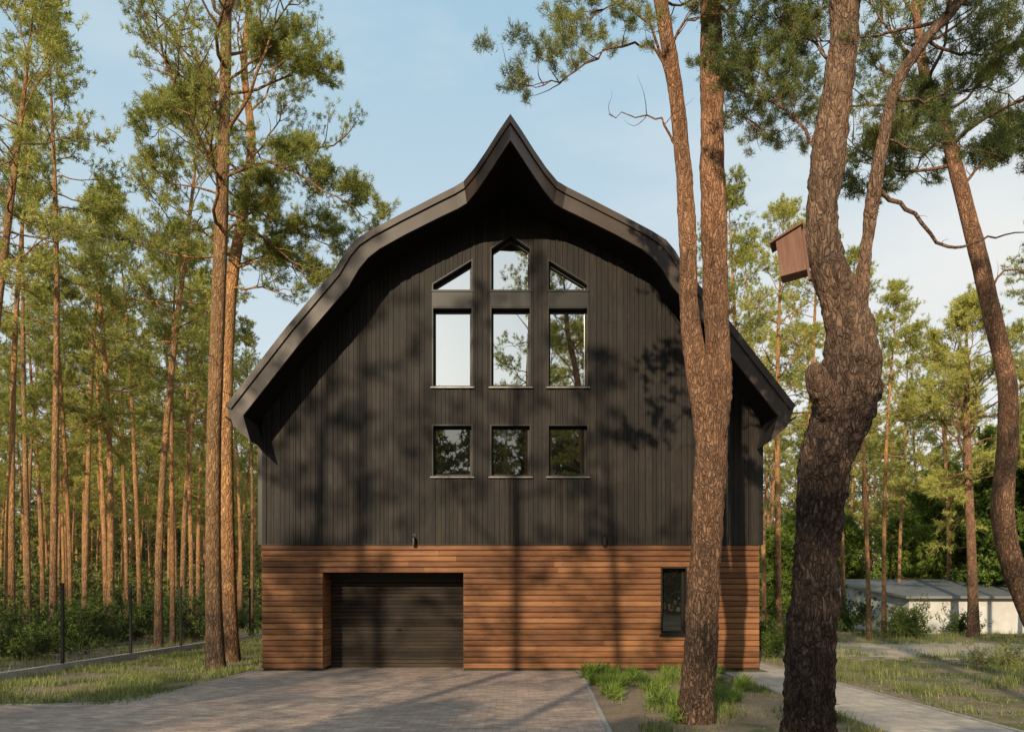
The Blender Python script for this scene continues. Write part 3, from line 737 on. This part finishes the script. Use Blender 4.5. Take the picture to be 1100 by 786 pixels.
# unseen young broadleaf trees, added behind the camera only to shade the paving
for x,y,sc in [(-17.5,-23.0,0.66),(-14.2,-23.4,0.70),(-10.4,-22.9,0.62),(-6.6,-23.3,0.68),(-3.4,-23.0,0.60),(0.4,-23.4,0.58)]:
    copy_tree(bl,(x,y,0),rr.uniform(0,6),sc,'unseen young leafy tree added to shade the drive','unseen leafy trees added for shade')
def shrub(seed,h,base,label,leaf='shrub_leaves',name='shrub',nd=(10,0.08,0.04,0.15),nb=14,tu=6):
    rs=np.random.RandomState(seed); w=Buf();tf=[]
    for j in range(nb):
        az=rs.rand()*6.28; el=math.radians(rs.uniform(25,85)); d=np.array([math.cos(az)*math.cos(el),math.sin(az)*math.cos(el),math.sin(el)])
        limb(w,tf,rs,np.array([rs.randn()*0.06,rs.randn()*0.06,-0.02]),d,h*(0.4+1.0*rs.rand()),0.012,0,1,{'subs':[7],'tufts':tu,'jit':0.09,'bare':0.15,'wig':0.2,'lift':0.02,'f0':0.25})
    c=Buf(); needles(c,np.array([a for a,_ in tf]),np.array([d for _,d in tf]),rs,*nd)
    return add_tree_objs(base,w,c,label,'bush',None,'bark_near',leaf,name)
sh=[shrub(61,1.3,PW(45,0,22)[:2]+(0,),'loose green leafy shrub at the forest edge'),shrub(62,0.9,PW(20,0,20)[:2]+(0,),'loose green leafy shrub at the forest edge')]
SG='shrubs along the forest edge'
for s_ in sh: s_[0]['group']=SG
for i in range(38):
    px=rr.uniform(-20,285); dp=rr.uniform(22,50); x,y,_=PW(px,0,dp)
    if x>-10.6: continue
    copy_tree(sh[i%2],(x,y,0),rr.uniform(0,6),rr.uniform(0.3,1.25),'loose green leafy shrub at the forest edge',SG)
for px,dp,sc in [(968,30,0.8),(980,31,0.9),(1028,33,0.7),(835,24,0.7),(828,21,0.5),(905,36,1.1),(870,34,1.0),(850,30,0.8)]:
    x,y,_=PW(px,0,dp); copy_tree(sh[0],(x,y,0),rr.uniform(0,6),sc,'green shrub at the edge of the clearing',SG)
yp=shrub(63,0.6,PW(1082,0,17.5)[:2]+(0,),'small dark green young pine bush in the grass','needles_dark','young_pine',(12,0.09,0.010,0.1),7,4)
copy_tree(yp,PW(1050,0,18.5)[:2]+(0,),1.3,0.7,'small dark green young pine bush in the grass')

def distant():
    rs=np.random.RandomState(5); w=Buf(); c=Buf()
    for i in range(360):
        kind=i%10
        if kind<3:
            y=rs.uniform(-80,-58); x=rs.uniform(-45,35); H=rs.uniform(18,22)
        else:
            dp=rs.uniform(76,125); px=rs.uniform(-80,300) if kind<7 else rs.uniform(790,1190)
            x,y,_=PW(px,0,dp); H=rs.uniform(12,17) if kind<7 else rs.uniform(12,18)
        tube(w,[(x,y,0),(x+rs.randn()*0.3,y,H*0.5),(x+rs.randn()*0.4,y,H)],[0.17,0.13,0.04],5)
        m=rs.randint(20,30)
        lo=0.36 if kind>=3 else 0.05
        if kind<3: m*=2
        t=rs.rand(m); z=H*(lo+(1-lo)*t); rad=2.3*(1-t**2)*np.sqrt(rs.rand(m))+0.2; az=rs.rand(m)*6.28
        cen=np.stack([x+np.cos(az)*rad,y+np.sin(az)*rad,z],1)
        cen=np.repeat(cen,9,0)+rs.randn(m*9,3)*np.array([0.5,0.5,0.25])
        d=rs.randn(len(cen),3); d[:,2]=abs(d[:,2]); d/=np.linalg.norm(d,axis=1)[:,None]
        needles(c,cen,d,rs,6,0.45 if kind>=3 else 0.6,0.10 if kind>=3 else 0.26,0.3)
    m=5200; sel=rs.rand(m)
    px=np.where(sel<0.6,rs.uniform(-80,300,m),rs.uniform(790,1190,m)); dp=rs.uniform(48,100,m)
    x=(px-CX)/F*dp; y=dp-D
    bk=sel>0.82; x=np.where(bk,rs.uniform(-60,50,m),x); y=np.where(bk,rs.uniform(-75,-55,m),y)
    z=rs.rand(m)**1.4*(2.6+np.clip(dp-48,0,45)*0.11)
    cen=np.repeat(np.stack([x,y,z],1),6,0)+rs.randn(m*6,3)*np.array([0.8,0.8,0.4])
    d=rs.randn(len(cen),3); d/=np.linalg.norm(d,axis=1)[:,None]
    needles(c,cen,d,rs,6,0.4,0.15,0.3)
    e=empty('distant_wood',(0,60,0),'dense far pine wood reading as one mass','wood'); e['kind']='stuff'
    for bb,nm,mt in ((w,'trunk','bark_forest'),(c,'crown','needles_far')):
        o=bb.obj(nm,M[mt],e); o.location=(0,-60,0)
        o['kind']='stuff'
distant()

def grass(name,regions,seed,lab):
    rs=np.random.RandomState(seed); b=Buf()
    for (x0,x1,y0,y1,nn,hh,thr) in regions:
        x=rs.uniform(x0,x1,nn); y=rs.uniform(y0,y1,nn)
        s=np.sin(x*1.9+1.3*np.sin(y*1.1))*np.cos(y*1.7+np.sin(x*0.9))+0.6*np.sin(x*5.3+y*3.1)*np.sin(y*4.7-x*2.2)+rs.randn(nn)*0.35
        k=s>thr
        k&=~((x>4.35)&(x<6.05)); k&=~((x>-40)&(x<1.55)&(y<-5.4)); k&=~((x>-5.6)&(x<1.5)&(y<0.2)); k&=~((x>-9.68)&(x<-9.52)); k&=~((abs(x)<5.5)&(y>-0.12)&(y<12.2))
        sd=((x-14.5)*0.14)**2+((y-6.5)*0.25)**2+(s-0.2)*0.25; k&=~((sd<0.75)&(rs.rand(nn)<0.9))
        x,y,s=x[k],y[k],s[k]; m=len(x)
        az=rs.rand(m)*6.28; ln=hh*(0.35+rs.rand(m))*(0.6+0.5*np.clip(s-thr,0,1.4)); lean=rs.rand(m)*0.8
        tip=np.stack([x+np.cos(az)*ln*lean,y+np.sin(az)*ln*lean,ln],1)
        w=0.005+0.005*rs.rand(m); a2=az+1.57
        v=np.stack([np.stack([x-np.cos(a2)*w,y-np.sin(a2)*w,np.zeros(m)],1),np.stack([x+np.cos(a2)*w,y+np.sin(a2)*w,np.zeros(m)],1),tip],1).reshape(-1,3)
        b.add(v,None,np.arange(m*3).reshape(m,3))
    o=b.obj(name,M['grass']); o['kind']='stuff'; o['label']=lab; o['category']='grass'
grass('grass',[(-9.5,-5.5,-5.4,12,60000,0.11,-0.1),(-28,-9.7,-4,24,50000,0.24,0.2)],71,'short dry green grass strip beside the driveway')
grass('grass',[(1.5,4.38,-9,-0.15,30000,0.14,0.55),(6.0,22,-9,4,100000,0.15,0.35),(6,34,4,18,90000,0.2,0.2)],72,'patchy grass and weeds on sandy soil')

def weed(seed,base):
    rs=np.random.RandomState(seed); c=Buf()
    pos=rs.randn(26,3)*np.array([0.05,0.05,0.0]); d=rs.randn(26,3)*0.5; d[:,2]=1; d/=np.linalg.norm(d,axis=1)[:,None]
    needles(c,pos,d,rs,9,0.13,0.013,0.18,0.35)
    o=c.obj('weed',M['leaves']); o.location=base; o['label']='small green weed tuft in bare soil'; o['category']='weed'; o['group']='weeds beside the driveway'; return o
w0=weed(81,(2.0,-2.0,0))
for i in range(60):
    o=w0.copy(); o.location=(1.52+2.8*rr.random()**1.6,rr.choice([rr.uniform(-7,-0.4),rr.uniform(-3.5,-0.5)]),0); o.rotation_euler=(0,0,rr.uniform(0,6)); s_=rr.uniform(0.35,1.35); o.scale=(s_,s_,s_*rr.uniform(0.7,1.2)); col.objects.link(o)
rs=np.random.RandomState(91); b=Buf()
m=2600; x=np.concatenate([rs.uniform(1.5,4.35,m//2),rs.uniform(6,14,m//2)]); y=rs.uniform(-9,2,m)
k=~((x<5.6)&(y>-0.15)); x,y=x[k],y[k]; m=len(x)
sz=0.006+0.014*rs.rand(m)**2
c0=np.stack([x,y,np.zeros(m)],1)
off=np.array([(1,0,0),(0,1,0),(-1,0,0),(0,-1,0),(0.1,0.1,0.8)])
v=(c0[:,None,:]+off[None]*sz[:,None,None]*(0.6+0.8*rs.rand(m,5,1)))
ix=np.arange(m)[:,None,None]*5; t=np.array([(0,1,4),(1,2,4),(2,3,4),(3,0,4)])[None]
b.add(v.reshape(-1,3),None,(ix+t).reshape(-1,3))
o=b.obj('gravel',M['stone']); o['kind']='stuff'; o['label']='scattered small stones on bare soil'; o['category']='gravel'

# ---------------------------------------------------------------- birdhouse
bx,by,bz=PW(855,297,8.05)
bh=empty('birdhouse',(bx,by,bz),'small brown plank birdhouse nailed to the twisted pine','birdhouse')
bh.rotation_euler=(math.radians(2),math.radians(-7),math.radians(-24))
b=Buf(); W_,Dp,H1,H2=0.125,0.11,0.36,0.44
b.add([(-W_,-Dp,0),(W_,-Dp,0),(W_,Dp,0),(-W_,Dp,0),(-W_,-Dp,H1),(W_,-Dp,H2),(W_,Dp,H2),(-W_,Dp,H1)],[(0,3,2,1),(4,5,6,7),(0,1,5,4),(1,2,6,5),(2,3,7,6),(3,0,4,7)])
b.obj('box',M['birdbox'],bh)
b=Buf(); sl=(H2-H1)/(2*W_)
def zr(x): return H1+(x+W_)*sl+0.003
b.add([(-W_-0.06,-Dp-0.03,zr(-W_-0.06)),(W_+0.02,-Dp-0.03,zr(W_+0.02)),(W_+0.02,Dp+0.03,zr(W_+0.02)),(-W_-0.06,Dp+0.03,zr(-W_-0.06))]+[(-W_-0.06,-Dp-0.03,zr(-W_-0.06)+0.02),(W_+0.02,-Dp-0.03,zr(W_+0.02)+0.02),(W_+0.02,Dp+0.03,zr(W_+0.02)+0.02),(-W_-0.06,Dp+0.03,zr(-W_-0.06)+0.02)],[(0,3,2,1),(4,5,6,7),(0,1,5,4),(1,2,6,5),(2,3,7,6),(3,0,4,7)])
b.obj('roof',M['birdbox'],bh)
b=Buf(); a=np.linspace(0,2*math.pi,20,endpoint=False)
v=[(-W_-0.003,0,0.26)]+[(-W_-0.003,math.cos(t)*0.025,0.26+math.sin(t)*0.025) for t in a]
b.add(v,None,[(0,1+(i+1)%20,1+i) for i in range(20)]); b.obj('entrance_hole',M['soffit'],bh)
b=Buf(); b.box(W_+0.002,W_+0.026,-0.04,0.04,-0.08,0.52); b.obj('mounting_board',M['birdbox'],bh)

# ---------------------------------------------------------------- light
SEL=math.radians(20); SAZ=math.radians(18)
ts=Vector((-math.sin(SAZ)*math.cos(SEL),-math.cos(SAZ)*math.cos(SEL),math.sin(SEL)))
sl_=bpy.data.lights.new('sun','SUN'); sl_.energy=5.0; sl_.angle=math.radians(0.5); sl_.color=(1.0,0.82,0.58)
so=bpy.data.objects.new('sun',sl_); so.rotation_euler=ts.to_track_quat('Z','Y').to_euler(); so.location=(-10,-20,20); col.objects.link(so)
w=bpy.data.worlds.new('World'); scene.world=w; w.use_nodes=True; nt=w.node_tree; nt.nodes.clear()
sky=N(nt,'ShaderNodeTexSky'); sky.sky_type='NISHITA'; sky.sun_disc=False; sky.sun_elevation=SEL; sky.sun_rotation=math.atan2(ts.x,ts.y); sky.air_density=1.0; sky.dust_density=2.0; sky.ozone_density=1.0
tc=N(nt,'ShaderNodeTexCoord')
sp=N(nt,'ShaderNodeSeparateXYZ'); L(nt,tc.outputs['Generated'],sp.inputs[0])
haze=ramp(nt,sp.outputs[2],[(0.0,(0.98,0.95,0.88)),(0.25,(0.76,0.86,0.90)),(0.6,(0.44,0.67,0.83))])
hz=mixc(nt,1.0,haze.outputs[0],(10.0,10.0,10.0),'MULTIPLY')
base=mixc(nt,0.84,sky.outputs[0],hz)
mp=N(nt,'ShaderNodeMapping'); mp.inputs['Scale'].default_value=(1,1,3.0); L(nt,tc.outputs['Generated'],mp.inputs['Vector'])
cn=noise_(nt,mp.outputs[0],1.3,6,0.55)
cn=math_(nt,'ADD',cn,math_(nt,'MULTIPLY',sp.outputs[0],0.3))
cr=ramp(nt,cn,[(0.48,(0,0,0)),(0.8,(0.75,0.75,0.75))])
mc=mixc(nt,cr.outputs[0],base,(9.4,9.15,8.7))
bg=N(nt,'ShaderNodeBackground'); bg.inputs['Strength'].default_value=0.1; L(nt,mc,bg.inputs['Color'])
wo=N(nt,'ShaderNodeOutputWorld'); L(nt,bg.outputs[0],wo.inputs[0])

cam=bpy.data.cameras.new('camera'); co=bpy.data.objects.new('camera',cam); col.objects.link(co)
co.location=(0.03,-D,CH); co.rotation_euler=(math.radians(90),0,0)
cam.sensor_width=36; cam.lens=36*F/1100; cam.shift_y=(HZ-393)/1100; cam.clip_end=2000
scene.camera=co
scene.view_settings.view_transform='Standard'; scene.view_settings.look='None'; scene.view_settings.exposure=0
